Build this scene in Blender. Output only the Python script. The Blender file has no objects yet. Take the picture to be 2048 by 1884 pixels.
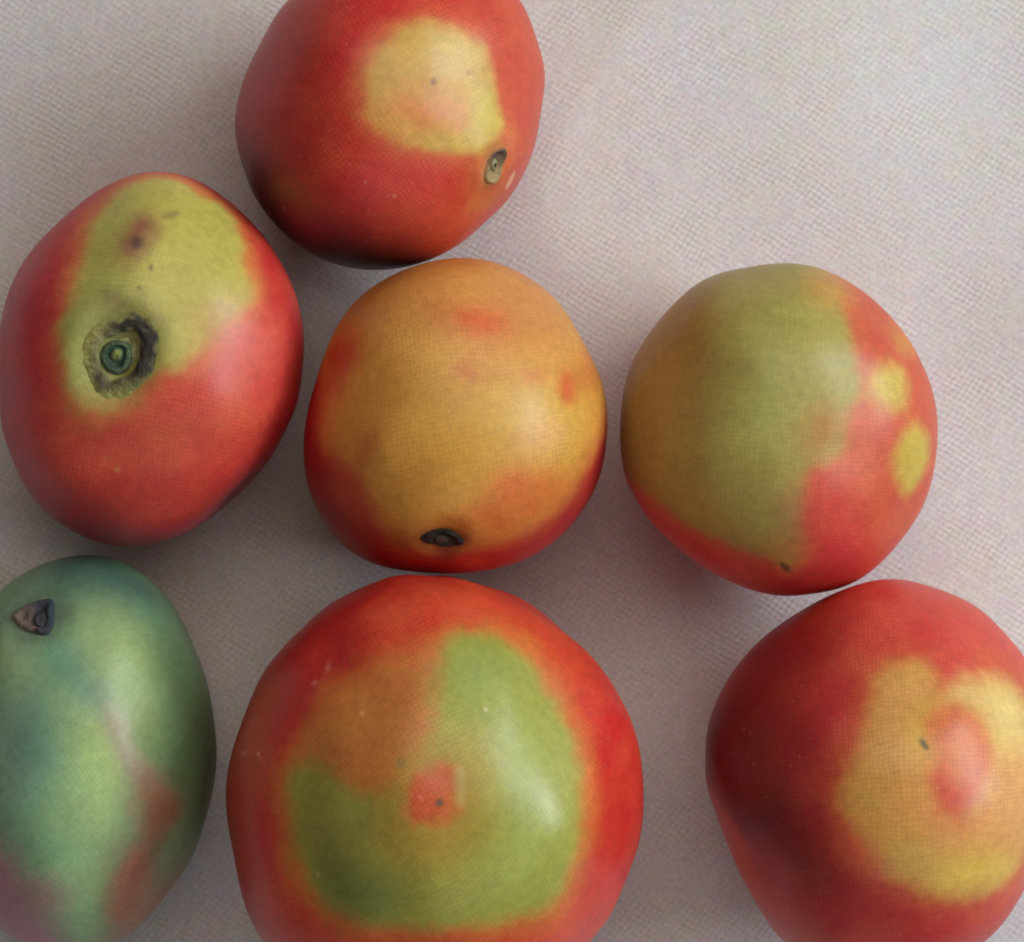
import bpy, math, random
import numpy as np
from mathutils import Vector, Matrix

random.seed(7)
sc = bpy.context.scene
C = sc.collection

# ------------------------------------------------------------------ camera
CAM_H, LENS, SENSOR = 0.85, 96.6, 36.0
S = SENSOR / LENS
cam_d = bpy.data.cameras.new('camera')
cam_d.lens, cam_d.sensor_width = LENS, SENSOR
cam_d.clip_start, cam_d.clip_end = 0.02, 20
cam = bpy.data.objects.new('camera', cam_d)
cam.location = (0, 0, CAM_H)
C.objects.link(cam)
sc.camera = cam
sc.cycles.pixel_filter_type = 'BLACKMAN_HARRIS'
sc.cycles.filter_width = 1.9

# ------------------------------------------------------------------ light
world = bpy.data.worlds.new('World')
sc.world = world
world.use_nodes = True
bg = world.node_tree.nodes['Background']
bg.inputs[0].default_value = (1.0, 0.88, 0.80, 1)
bg.inputs[1].default_value = 0.065


def area(name, loc, target, sx, sy, power, col):
    d = bpy.data.lights.new(name, 'AREA')
    d.shape = 'RECTANGLE'
    d.size, d.size_y = sx, sy
    d.energy, d.color = power, col
    o = bpy.data.objects.new(name, d)
    o.location = loc
    o.rotation_euler = (Vector(target) - Vector(loc)).to_track_quat('-Z', 'Y').to_euler()
    C.objects.link(o)
    return o


# soft window light from the right, a little from the top of the picture
area('window_light', (1.93, 0.55, 1.34), (0, 0, 0.03), 2.0, 0.6, 48.5, (0.87, 0.965, 1.0))
# unseen overhead fill lamp, added to light the fruit tops and open cloth
area('overhead_fill', (0.26, 0.80, 1.66), (0, 0, 0.03), 1.6, 1.2, 12.6, (1.0, 0.86, 0.76))
# weak cool fill lamp, unseen, added to lift shadows on the near side
area('near_fill', (0.55, -1.25, 1.35), (-0.02, -0.05, 0.03), 2.2, 1.2, 4.6, (0.93, 0.95, 1.0))

sc.view_settings.view_transform = 'Standard'
sc.view_settings.look = 'None'
sc.view_settings.exposure = 0.0
sc.view_settings.gamma = 1.0


# ------------------------------------------------------------------ helpers
def lin(c):
    c = np.asarray(c, float) / 255.0
    return np.where(c <= 0.04045, c / 12.92, ((c + 0.055) / 1.055) ** 2.4)


def unproj(p, z):
    p = np.asarray(p, float)
    k = S * (CAM_H - z) / 2048.0
    return np.stack([(p[..., 0] - 1024) * k, -(p[..., 1] - 942) * k], -1)


def proj(w):
    k = S * (CAM_H - w[..., 2]) / 2048.0
    return np.stack([w[..., 0] / k + 1024, 942 - w[..., 1] / k], -1)


class Waves:
    """smooth band-limited noise from a few random plane waves"""
    def __init__(self, seed, freq, n=14):
        r = np.random.RandomState(seed)
        d = r.normal(size=(n, 3))
        d /= np.linalg.norm(d, axis=1)[:, None]
        self.k = d * (freq * r.uniform(0.6, 1.5, n))[:, None]
        self.p = r.uniform(0, 6.283, n)
        self.n = n

    def __call__(self, q):
        return np.sin(q @ self.k.T + self.p).sum(-1) / math.sqrt(self.n / 2)


def smooth(x):
    x = np.clip(x, 0, 1)
    return x * x * (3 - 2 * x)


def closed_spline(P, m=5):
    P = np.asarray(P, float)
    a, b, c, d = np.roll(P, 1, 0), P, np.roll(P, -1, 0), np.roll(P, -2, 0)
    out = []
    for t in np.linspace(0, 1, m, endpoint=False):
        out.append(0.5 * ((2 * b) + (-a + c) * t + (2 * a - 5 * b + 4 * c - d) * t * t
                          + (-a + 3 * b - 3 * c + d) * t ** 3))
    return np.stack(out, 1).reshape(-1, 2)


def poly_sd(P, Q):
    """signed distance of points Q to closed polygon P, positive inside"""
    d2 = np.full(len(Q), 1e18)
    ins = np.zeros(len(Q), bool)
    n = len(P)
    for i in range(n):
        a, b = P[i], P[(i + 1) % n]
        e = b - a
        w = Q - a
        t = np.clip((w @ e) / max(e @ e, 1e-12), 0, 1)
        r = w - t[:, None] * e
        d2 = np.minimum(d2, (r * r).sum(1))
        if abs(e[1]) > 1e-12:
            cond = ((a[1] <= Q[:, 1]) != (b[1] <= Q[:, 1]))
            xs = a[0] + (Q[:, 1] - a[1]) / e[1] * e[0]
            ins ^= cond & (Q[:, 0] < xs)
    d = np.sqrt(d2)
    return np.where(ins, d, -d)


def mesh_obj(name, verts, faces, mat, parent=None, cols=None, uv=None):
    me = bpy.data.meshes.new(name)
    nv, nf = len(verts), len(faces)
    sizes = np.array([len(f) for f in faces], np.int32) if not isinstance(faces, np.ndarray) else np.full(nf, faces.shape[1], np.int32)
    flat = faces.reshape(-1) if isinstance(faces, np.ndarray) else np.array([i for f in faces for i in f])
    me.vertices.add(nv)
    me.vertices.foreach_set('co', np.asarray(verts, np.float32).reshape(-1))
    me.loops.add(len(flat))
    me.loops.foreach_set('vertex_index', flat.astype(np.int32))
    me.polygons.add(nf)
    starts = np.concatenate([[0], np.cumsum(sizes)[:-1]]).astype(np.int32)
    me.polygons.foreach_set('loop_start', starts)
    me.polygons.foreach_set('loop_total', sizes)
    me.update(calc_edges=True)
    me.polygons.foreach_set('use_smooth', np.ones(nf, bool))
    if cols is not None:
        at = me.color_attributes.new('skin_colour', 'FLOAT_COLOR', 'POINT')
        rgba = np.ones((nv, 4), np.float32)
        rgba[:, :3] = cols
        at.data.foreach_set('color', rgba.reshape(-1))
    if uv is not None:
        ul = me.uv_layers.new(name='chart')
        ul.data.foreach_set('uv', np.asarray(uv, np.float32)[flat].reshape(-1))
    me.materials.append(mat)
    me.validate()
    o = bpy.data.objects.new(name, me)
    C.objects.link(o)
    if parent:
        o.parent = parent
    return o


def node_mat(name):
    m = bpy.data.materials.new(name)
    m.use_nodes = True
    nt = m.node_tree
    return m, nt, nt.nodes['Principled BSDF']


def N(nt, kind, **kw):
    n = nt.nodes.new(kind)
    for k, v in kw.items():
        if k == 'ins':
            for i, val in v.items():
                n.inputs[i].default_value = val
        else:
            setattr(n, k, v)
    return n


def math_node(nt, op, a, b=None):
    n = N(nt, 'ShaderNodeMath', operation=op)
    for i, v in enumerate((a, b)):
        if v is None:
            continue
        if isinstance(v, (int, float)):
            n.inputs[i].default_value = v
        else:
            nt.links.new(v, n.inputs[i])
    return n.outputs[0]


# ------------------------------------------------------------------ materials
def skin_material(name, seed, rough=0.42, rot=0.3):
    m, nt, b = node_mat(name)
    L = nt.links.new
    col = N(nt, 'ShaderNodeVertexColor', layer_name='skin_colour')
    tc = N(nt, 'ShaderNodeTexCoord')
    uv = N(nt, 'ShaderNodeUVMap', uv_map='chart')
    mp = N(nt, 'ShaderNodeMapping')
    mp.inputs['Location'].default_value = (seed * 1.7, seed * 0.9, seed)
    L(tc.outputs['Object'], mp.inputs[0])
    # broad mottling of the blush
    n1 = N(nt, 'ShaderNodeTexNoise', ins={'Scale': 70.0, 'Detail': 4.0, 'Roughness': 0.6})
    L(mp.outputs[0], n1.inputs['Vector'])
    n2 = N(nt, 'ShaderNodeTexNoise', ins={'Scale': 420.0, 'Detail': 3.0, 'Roughness': 0.6})
    L(mp.outputs[0], n2.inputs['Vector'])
    hsv = N(nt, 'ShaderNodeHueSaturation')
    L(col.outputs[0], hsv.inputs['Color'])
    L(math_node(nt, 'ADD', math_node(nt, 'MULTIPLY', n1.outputs[0], 0.024), 0.490), hsv.inputs['Hue'])
    v = math_node(nt, 'ADD', math_node(nt, 'MULTIPLY', n1.outputs[0], 0.30),
                  math_node(nt, 'MULTIPLY', n2.outputs[0], 0.50))
    L(math_node(nt, 'ADD', v, 0.59), hsv.inputs['Value'])
    # pores in loose rows over the peel
    um = N(nt, 'ShaderNodeMapping')
    um.inputs['Rotation'].default_value = (0, 0, rot)
    L(uv.outputs[0], um.inputs[0])
    nz = N(nt, 'ShaderNodeTexNoise', ins={'Scale': 180.0, 'Detail': 2.0})
    L(mp.outputs[0], nz.inputs['Vector'])
    wb = N(nt, 'ShaderNodeVectorMath', operation='MULTIPLY_ADD')
    L(nz.outputs['Color'], wb.inputs[0])
    wb.inputs[1].default_value = (2.6, 2.6, 0)
    L(um.outputs[0], wb.inputs[2])
    sp = N(nt, 'ShaderNodeSeparateXYZ')
    L(wb.outputs[0], sp.inputs[0])
    lat = math_node(nt, 'MULTIPLY', math_node(nt, 'SINE', math_node(nt, 'MULTIPLY', sp.outputs[0], math.pi)),
                    math_node(nt, 'SINE', math_node(nt, 'MULTIPLY', sp.outputs[1], math.pi)))
    pore = N(nt, 'ShaderNodeMapRange', interpolation_type='SMOOTHSTEP',
             ins={'From Min': -0.5, 'From Max': 0.9, 'To Min': 0.0, 'To Max': 1.0})
    L(lat, pore.inputs['Value'])
    # the strength of the pores drifts over the fruit
    n3 = N(nt, 'ShaderNodeTexNoise', ins={'Scale': 45.0, 'Detail': 2.0})
    L(mp.outputs[0], n3.inputs['Vector'])
    amt = N(nt, 'ShaderNodeMapRange', ins={'From Min': 0.3, 'From Max': 0.7, 'To Min': 0.02, 'To Max': 0.11})
    L(n3.outputs[0], amt.inputs['Value'])
    mix = N(nt, 'ShaderNodeMix', data_type='RGBA', blend_type='MIX')
    L(math_node(nt, 'MULTIPLY', pore.outputs[0], amt.outputs[0]), mix.inputs['Factor'])
    L(hsv.outputs[0], mix.inputs['A'])
    lit = N(nt, 'ShaderNodeHueSaturation', ins={'Hue': 0.512, 'Saturation': 0.9, 'Value': 2.3})
    L(hsv.outputs[0], lit.inputs['Color'])
    L(lit.outputs[0], mix.inputs['B'])
    # rare pale freckles
    fk = N(nt, 'ShaderNodeTexVoronoi', feature='F1', ins={'Scale': 260.0, 'Randomness': 1.0})
    L(mp.outputs[0], fk.inputs['Vector'])
    fr = N(nt, 'ShaderNodeMapRange', interpolation_type='SMOOTHSTEP',
           ins={'From Min': 0.05, 'From Max': 0.17, 'To Min': 0.14, 'To Max': 0.0})
    L(fk.outputs['Distance'], fr.inputs['Value'])
    mix2 = N(nt, 'ShaderNodeMix', data_type='RGBA', blend_type='MIX')
    L(fr.outputs[0], mix2.inputs['Factor'])
    L(mix.outputs['Result'], mix2.inputs['A'])
    mix2.inputs['B'].default_value = (0.66, 0.36, 0.16, 1)
    L(mix2.outputs['Result'], b.inputs['Base Color'])
    # relief
    bm = N(nt, 'ShaderNodeBump', ins={'Strength': 0.14, 'Distance': 0.0003})
    h = math_node(nt, 'ADD', math_node(nt, 'MULTIPLY', pore.outputs[0], 0.12), math_node(nt, 'MULTIPLY', n2.outputs[0], 1.0))
    L(h, bm.inputs['Height'])
    L(bm.outputs[0], b.inputs['Normal'])
    rg = N(nt, 'ShaderNodeMapRange', ins={'From Min': 0.3, 'From Max': 0.7, 'To Min': rough - 0.08, 'To Max': rough + 0.03})
    L(n1.outputs[0], rg.inputs['Value'])
    L(rg.outputs[0], b.inputs['Roughness'])
    b.inputs['Specular IOR Level'].default_value = 0.5
    b.inputs['Subsurface Weight'].default_value = 0.05
    b.inputs['Subsurface Radius'].default_value = (1.0, 0.4, 0.15)
    b.inputs['Subsurface Scale'].default_value = 0.003
    return m


def cork_material():
    m, nt, b = node_mat('stem_cork')
    L = nt.links.new
    col = N(nt, 'ShaderNodeVertexColor', layer_name='skin_colour')
    tc = N(nt, 'ShaderNodeTexCoord')
    n = N(nt, 'ShaderNodeTexNoise', ins={'Scale': 900.0, 'Detail': 4.0, 'Roughness': 0.7})
    L(tc.outputs['Object'], n.inputs['Vector'])
    hsv = N(nt, 'ShaderNodeHueSaturation')
    L(col.outputs[0], hsv.inputs['Color'])
    L(math_node(nt, 'ADD', math_node(nt, 'MULTIPLY', n.outputs[0], 1.3), 0.35), hsv.inputs['Value'])
    L(hsv.outputs[0], b.inputs['Base Color'])
    bm = N(nt, 'ShaderNodeBump', ins={'Strength': 1.0, 'Distance': 0.0009})
    L(n.outputs[0], bm.inputs['Height'])
    L(bm.outputs[0], b.inputs['Normal'])
    b.inputs['Roughness'].default_value = 0.8
    return m


def cloth_material():
    m, nt, b = node_mat('woven_cloth')
    L = nt.links.new
    tc = N(nt, 'ShaderNodeTexCoord')
    mp = N(nt, 'ShaderNodeMapping')
    mp.inputs['Rotation'].default_value = (0, 0, math.radians(-11))
    L(tc.outputs['Object'], mp.inputs[0])
    nw = N(nt, 'ShaderNodeTexNoise', ins={'Scale': 55.0, 'Detail': 3.0})
    L(tc.outputs['Object'], nw.inputs['Vector'])
    wob = N(nt, 'ShaderNodeVectorMath', operation='MULTIPLY_ADD')
    L(nw.outputs['Color'], wob.inputs[0])
    wob.inputs[1].default_value = (0.0035, 0.0035, 0)
    L(mp.outputs[0], wob.inputs[2])
    sep = N(nt, 'ShaderNodeSeparateXYZ')
    L(wob.outputs[0], sep.inputs[0])
    PITCH = 0.00138
    k = math.pi / PITCH
    sx = math_node(nt, 'SINE', math_node(nt, 'MULTIPLY', sep.outputs[0], k))
    sy = math_node(nt, 'SINE', math_node(nt, 'MULTIPLY', sep.outputs[1], k * 1.15))
    wv = math_node(nt, 'MULTIPLY', sx, sy)
    nm = N(nt, 'ShaderNodeTexNoise', ins={'Scale': 60.0, 'Detail': 4.0, 'Roughness': 0.65})
    L(tc.outputs['Object'], nm.inputs['Vector'])
    am = N(nt, 'ShaderNodeMapRange', ins={'From Min': 0.35, 'From Max': 0.68, 'To Min': 0.15, 'To Max': 1.3})
    L(nm.outputs[0], am.inputs['Value'])
    weave = math_node(nt, 'MULTIPLY', wv, am.outputs[0])
    fine = N(nt, 'ShaderNodeTexNoise', ins={'Scale': 700.0, 'Detail': 4.0, 'Roughness': 0.7})
    L(tc.outputs['Object'], fine.inputs['Vector'])
    # blotchy tint: cream, lavender, pink
    na = N(nt, 'ShaderNodeTexNoise', ins={'Scale': 26.0, 'Detail': 6.0, 'Roughness': 0.68})
    L(tc.outputs['Object'], na.inputs['Vector'])
    ra = N(nt, 'ShaderNodeValToRGB')
    e = ra.color_ramp.elements
    e[0].position, e[0].color = 0.30, (0.67, 0.635, 0.585, 1)
    e[1].position, e[1].color = 0.70, (0.665, 0.65, 0.68, 1)
    x = ra.color_ramp.elements.new(0.5)
    x.color = (0.675, 0.645, 0.64, 1)
    L(na.outputs[0], ra.inputs[0])
    nb = N(nt, 'ShaderNodeTexNoise', ins={'Scale': 190.0, 'Detail': 3.0, 'Roughness': 0.6})
    L(tc.outputs['Object'], nb.inputs['Vector'])
    hue = N(nt, 'ShaderNodeMix', data_type='RGBA', blend_type='SOFT_LIGHT')
    hue.inputs['Factor'].default_value = 0.34
    L(ra.outputs[0], hue.inputs['A'])
    L(nb.outputs['Color'], hue.inputs['B'])
    hsv = N(nt, 'ShaderNodeHueSaturation')
    L(hue.outputs['Result'], hsv.inputs['Color'])
    v = math_node(nt, 'ADD', math_node(nt, 'MULTIPLY', weave, 0.085), math_node(nt, 'MULTIPLY', fine.outputs[0], 0.60))
    L(math_node(nt, 'ADD', v, 0.70), hsv.inputs['Value'])
    L(hsv.outputs[0], b.inputs['Base Color'])
    bm = N(nt, 'ShaderNodeBump', ins={'Strength': 0.35, 'Distance': 0.0004})
    L(math_node(nt, 'ADD', math_node(nt, 'MULTIPLY', weave, 0.5), fine.outputs[0]), bm.inputs['Height'])
    L(bm.outputs[0], b.inputs['Normal'])
    b.inputs['Roughness'].default_value = 0.9
    b.inputs['Specular IOR Level'].default_value = 0.15
    return m


# ------------------------------------------------------------------ cloth
def cloth():
    n = 420
    half = 0.9
    t = np.linspace(-1, 1, n)
    g = np.sign(t) * (0.35 * np.abs(t) + 0.65 * np.abs(t) ** 2.2) * half     # denser in the middle
    X, Y = np.meshgrid(g, g)
    q = np.stack([X.ravel(), Y.ravel(), np.zeros(X.size)], -1)
    a = math.radians(62)                                                    # direction the soft folds run
    u = q[:, 0] * math.cos(a) + q[:, 1] * math.sin(a)
    w = -q[:, 0] * math.sin(a) + q[:, 1] * math.cos(a)
    qq = np.stack([u * 0.35, w, q[:, 2]], -1)
    z = 0.0011 * Waves(3, 55)(qq) + 0.00045 * Waves(5, 130)(qq) + 0.0005 * Waves(8, 60)(q)
    z = z - 0.0022
    q[:, 2] = np.minimum(z, 0.0006)
    i = np.arange(n * n).reshape(n, n)
    f = np.stack([i[:-1, :-1], i[:-1, 1:], i[1:, 1:], i[1:, :-1]], -1).reshape(-1, 4)
    o = mesh_obj('tablecloth', q, f, cloth_material())
    o['kind'] = 'structure'
    o['label'] = 'off white woven cloth lying under all the mangoes'
    return o


cloth()


# ------------------------------------------------------------------ mangoes
class Fruit:
    def __init__(self, centre, outline, ze, ht, seed, bump=0.0009, top_pow=2.0, crop=(0, 0, 1)):
        self.cp = np.array(centre, float)
        self.ze, self.ht, self.seed = ze, ht, seed
        self.top_pow = top_pow
        self.crop = crop
        self.c = unproj(self.cp, ze)
        P = np.array(outline, float)
        d = unproj(P, ze) - self.c
        ang = np.arctan2(d[:, 1], d[:, 0])
        rad = np.hypot(d[:, 0], d[:, 1])
        o = np.argsort(ang)
        ang, rad = ang[o], rad[o]
        aa = np.concatenate([ang - 2 * math.pi, ang, ang + 2 * math.pi])
        rr = np.tile(rad, 3)
        self.nphi = 720
        self.phi = np.arange(self.nphi) / self.nphi * 2 * math.pi - math.pi
        R = np.interp(self.phi, aa, rr)
        self.R = self.lowpass(R)
        self.R0 = R.copy()
        self.mean = self.R.mean()
        self.w1, self.w2 = Waves(seed, 95), Waves(seed + 50, 240)
        self.bump = bump
        self.dents = []
        # the widest line is seen slightly from above: fit the radius to the outline
        target = self.lowpass(np.interp(self.phi, aa, rr))
        th = np.linspace(0.9, 2.1, 61)
        for _ in range(3):
            T, PH = np.meshgrid(th, self.phi, indexing='ij')
            w = self.surf(T, PH)
            w[..., :2] += self.c
            p = unproj(proj(w), ze) - self.c
            a = np.arctan2(p[..., 1], p[..., 0]).ravel()
            r = np.hypot(p[..., 0], p[..., 1]).ravel()
            k = ((a + math.pi) / (2 * math.pi) * 180).astype(int) % 180
            mx = np.zeros(180)
            np.maximum.at(mx, k, r)
            pc = (np.arange(180) + 0.5) / 180 * 2 * math.pi - math.pi
            got = np.interp(self.phi, np.concatenate([pc - 2 * math.pi, pc, pc + 2 * math.pi]), np.tile(mx, 3))
            self.R = self.lowpass(self.R * target / got)
        # mean px radius per radian of the chart
        self.pxr = self.mean / (S * (CAM_H - ze) / 2048.0)

    def lowpass(self, R, n=9):
        F = np.fft.rfft(R)
        F[n + 1:] = 0
        return np.fft.irfft(F, len(R))

    def rad(self, ph):
        x = (ph + math.pi) / (2 * math.pi) * self.nphi
        i = np.floor(x).astype(int)
        f = x - i
        return self.R[i % self.nphi] * (1 - f) + self.R[(i + 1) % self.nphi] * f

    def surf(self, th, ph):
        """local position of the skin, th from the top, ph round the vertical"""
        c = np.cos(th)
        r = self.rad(ph) * np.abs(np.sin(th)) ** np.where(c > 0, 2 / 2.06, 2 / 2.5)
        z = np.where(c > 0, self.ze + self.ht * np.abs(c) ** (2 / self.top_pow), self.ze - self.ze * np.abs(c) ** (2 / 2.5))
        p = np.stack([r * np.cos(ph), r * np.sin(ph), z], -1)
        nrm = np.stack([np.sin(th) * np.cos(ph), np.sin(th) * np.sin(ph), np.cos(th)], -1)
        off = self.bump * self.w1(p) + 0.22 * self.bump * self.w2(p)
        off = off * smooth((2.7 - th) / 0.5)
        if self.dents:
            q = np.stack([th * np.cos(ph), th * np.sin(ph)], -1)
            for (c0, rr, depth, lip) in self.dents:
                d = np.hypot(q[..., 0] - c0[0], q[..., 1] - c0[1]) / rr
                off = off - depth * np.exp(-d * d * 1.6) + lip * np.exp(-((d - 1.25) / 0.45) ** 2)
        return p + nrm * off[..., None]

    def chart(self, pts):
        """photo points -> skin chart (angle from the top, as a plane vector)"""
        P = np.atleast_2d(np.asarray(pts, float))
        z = np.full(len(P), self.ze + self.ht * 0.8)
        for _ in range(25):
            d = unproj2(P, z) - self.c
            ph = np.arctan2(d[:, 1], d[:, 0])
            rho = np.hypot(d[:, 0], d[:, 1]) / self.rad(ph)
            th = np.where(rho < 1, np.arcsin(np.clip(rho, 0, 1) ** 1.03), math.pi / 2)
            z = 0.5 * z + 0.5 * (self.ze + self.ht * np.cos(th) ** (2 / self.top_pow))
        th = np.where(rho >= 1, math.pi / 2 + (rho - 1) * 2.2, th)
        return np.stack([th * np.cos(ph), th * np.sin(ph)], -1)

    def k(self, pts):
        ox, oy, s = self.crop
        P = np.asarray(pts, float)
        return np.stack([ox + P[..., 0] * s, oy + P[..., 1] * s], -1)

    def dent(self, pt, r_px, depth, lip=0.0):
        self.dents.append((self.chart(self.k([pt]))[0], r_px * self.crop[2] / self.pxr, depth, lip))

    def paint(self, base, layers):
        nt_, np_ = 230, 340
        # denser rings where the photograph looks
        th = np.concatenate([np.linspace(0.004, 1.75, 185), np.linspace(1.77, math.pi - 0.004, nt_ - 185)])
        ph = np.arange(np_) / np_ * 2 * math.pi - math.pi
        T, PH = np.meshgrid(th, ph, indexing='ij')
        V = self.surf(T, PH).reshape(-1, 3)
        q = np.stack([(T * np.cos(PH)).ravel(), (T * np.sin(PH)).ravel()], -1)
        cols = np.tile(lin(base), (len(V), 1))
        wa, wb = Waves(self.seed + 7, 150), Waves(self.seed + 9, 430)
        wob = 0.6 * wa(V) + 0.4 * wb(V) + 0.3 * Waves(self.seed + 13, 1100)(V)
        wx = Waves(self.seed + 11, 260)
        for L in layers:
            kind, geo, col, soft, op = L[:5]
            wamp = L[5] if len(L) > 5 else 0.35
            if kind == 'e':
                cx, cy, rx, ry, ang = geo
                t = np.linspace(0, 2 * math.pi, 24, endpoint=False)
                a = math.radians(ang)
                ex, ey = rx * np.cos(t), ry * np.sin(t)
                pts = np.stack([cx + ex * math.cos(a) - ey * math.sin(a), cy + ex * math.sin(a) + ey * math.cos(a)], -1)
                P = self.chart(self.k(pts))
            else:
                P = closed_spline(self.chart(self.k(geo)), 3)
            sd = poly_sd(P, q)
            s = (2.3 if soft >= 20 else 1.4) * soft * self.crop[2] / self.pxr
            sd = sd + wob * min(s, 55 * self.crop[2] / self.pxr) * wamp
            al = smooth(sd / (2 * s) + 0.5) * op
            al = al * (1 + 0.05 * wx(V) * (op < 1))
            al = np.clip(al, 0, 1)[:, None]
            cols = cols * (1 - al) + lin(col) * al
        i = np.arange(nt_ * np_).reshape(nt_, np_)
        j = np.roll(i, -1, 1)
        f = np.stack([i[:-1], i[1:], j[1:], j[:-1]], -1).reshape(-1, 4)
        # caps
        top = V[i[0]].mean(0)
        bot = V[i[-1]].mean(0)
        nv = len(V)
        V = np.vstack([V, top, bot])
        q = np.vstack([q, [[0, 0]], [[math.pi, 0]]])
        cols = np.vstack([cols, cols[:1], cols[-1:]])
        faces = [tuple(r) for r in f]
        for a in range(np_):
            b = (a + 1) % np_
            faces.append((nv, int(i[0, a]), int(i[0, b])))
            faces.append((nv + 1, int(i[-1, b]), int(i[-1, a])))
        return V, faces, cols, q * self.pxr

    def patch(self, centre_pt, outline_pts, profile, colour, nr=26, na=72, wob=0.08):
        """a piece lying on the skin: outline in crop points, profile(rho, angle)->height, colour(rho, angle, p)->rgb"""
        c0 = self.chart(self.k([centre_pt]))[0]
        O = closed_spline(self.chart(self.k(outline_pts)), 6) - c0
        ang = np.arctan2(O[:, 1], O[:, 0])
        rad = np.hypot(O[:, 0], O[:, 1])
        o = np.argsort(ang)
        ang, rad = ang[o], rad[o]
        t = np.arange(na) / na * 2 * math.pi - math.pi
        rr = np.interp(t, np.concatenate([ang - 2 * math.pi, ang, ang + 2 * math.pi]), np.tile(rad, 3))
        rho = np.linspace(0.02, 1.0, nr)
        RH, TT = np.meshgrid(rho, t, indexing='ij')
        q = c0 + np.stack([RH * rr * np.cos(TT), RH * rr * np.sin(TT)], -1)
        th = np.hypot(q[..., 0], q[..., 1])
        ph = np.arctan2(q[..., 1], q[..., 0])
        p = self.surf(th, ph)
        e = 1e-3
        n = np.cross(self.surf(th + e, ph) - p, self.surf(th, ph + e) - p)
        n /= np.linalg.norm(n, axis=-1)[..., None]
        W = Waves(self.seed + 31, 1500)
        h = profile(RH, TT) + 0.00016 * W(p) * (RH < 0.9)
        v = (p + n * h[..., None]).reshape(-1, 3)
        cols = colour(RH, TT, p).reshape(-1, 3)
        i = np.arange(nr * na).reshape(nr, na)
        j = np.roll(i, -1, 1)
        f = [tuple(int(x) for x in r) for r in np.stack([i[:-1], i[1:], j[1:], j[:-1]], -1).reshape(-1, 4)]
        nv = len(v)
        v = np.vstack([v, v[:na].mean(0)])
        cols = np.vstack([cols, cols[:na].mean(0)])
        for a in range(na):
            f.append((nv, a, (a + 1) % na))
        return v, f, cols


def unproj2(P, z):
    k = S * (CAM_H - z) / 2048.0
    return np.stack([(P[:, 0] - 1024) * k, -(P[:, 1] - 942) * k], -1)


GROUP = 'mangoes laid on the cloth'
PORE = 6.4      # photo pixels between pores


def mango(fr, base, layers, label, rough=0.42, rot=0.3):
    V, F, cols, uv = fr.paint(base, layers)
    m = skin_material('mango_skin', fr.seed, rough, rot)
    o = mesh_obj('mango', V, F, m, None, cols, uv / PORE)
    o.location = (fr.c[0], fr.c[1], -0.0005)
    o['label'], o['category'], o['group'] = label, 'mango', GROUP
    return o


CORK = cork_material()


def piece(name, parent, fr, *a, label=None, **kw):
    v, f, c = fr.patch(*a, **kw)
    o = mesh_obj(name, v, f, CORK, parent, c)
    if label:
        o['label'] = label
    return o


def blend(RH, stops):
    """radial colour stops -> rgb"""
    xs = [s[0] for s in stops]
    cs = np.array([lin(s[1]) for s in stops])
    return np.stack([np.interp(RH, xs, cs[:, i]) for i in range(3)], -1)


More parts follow.
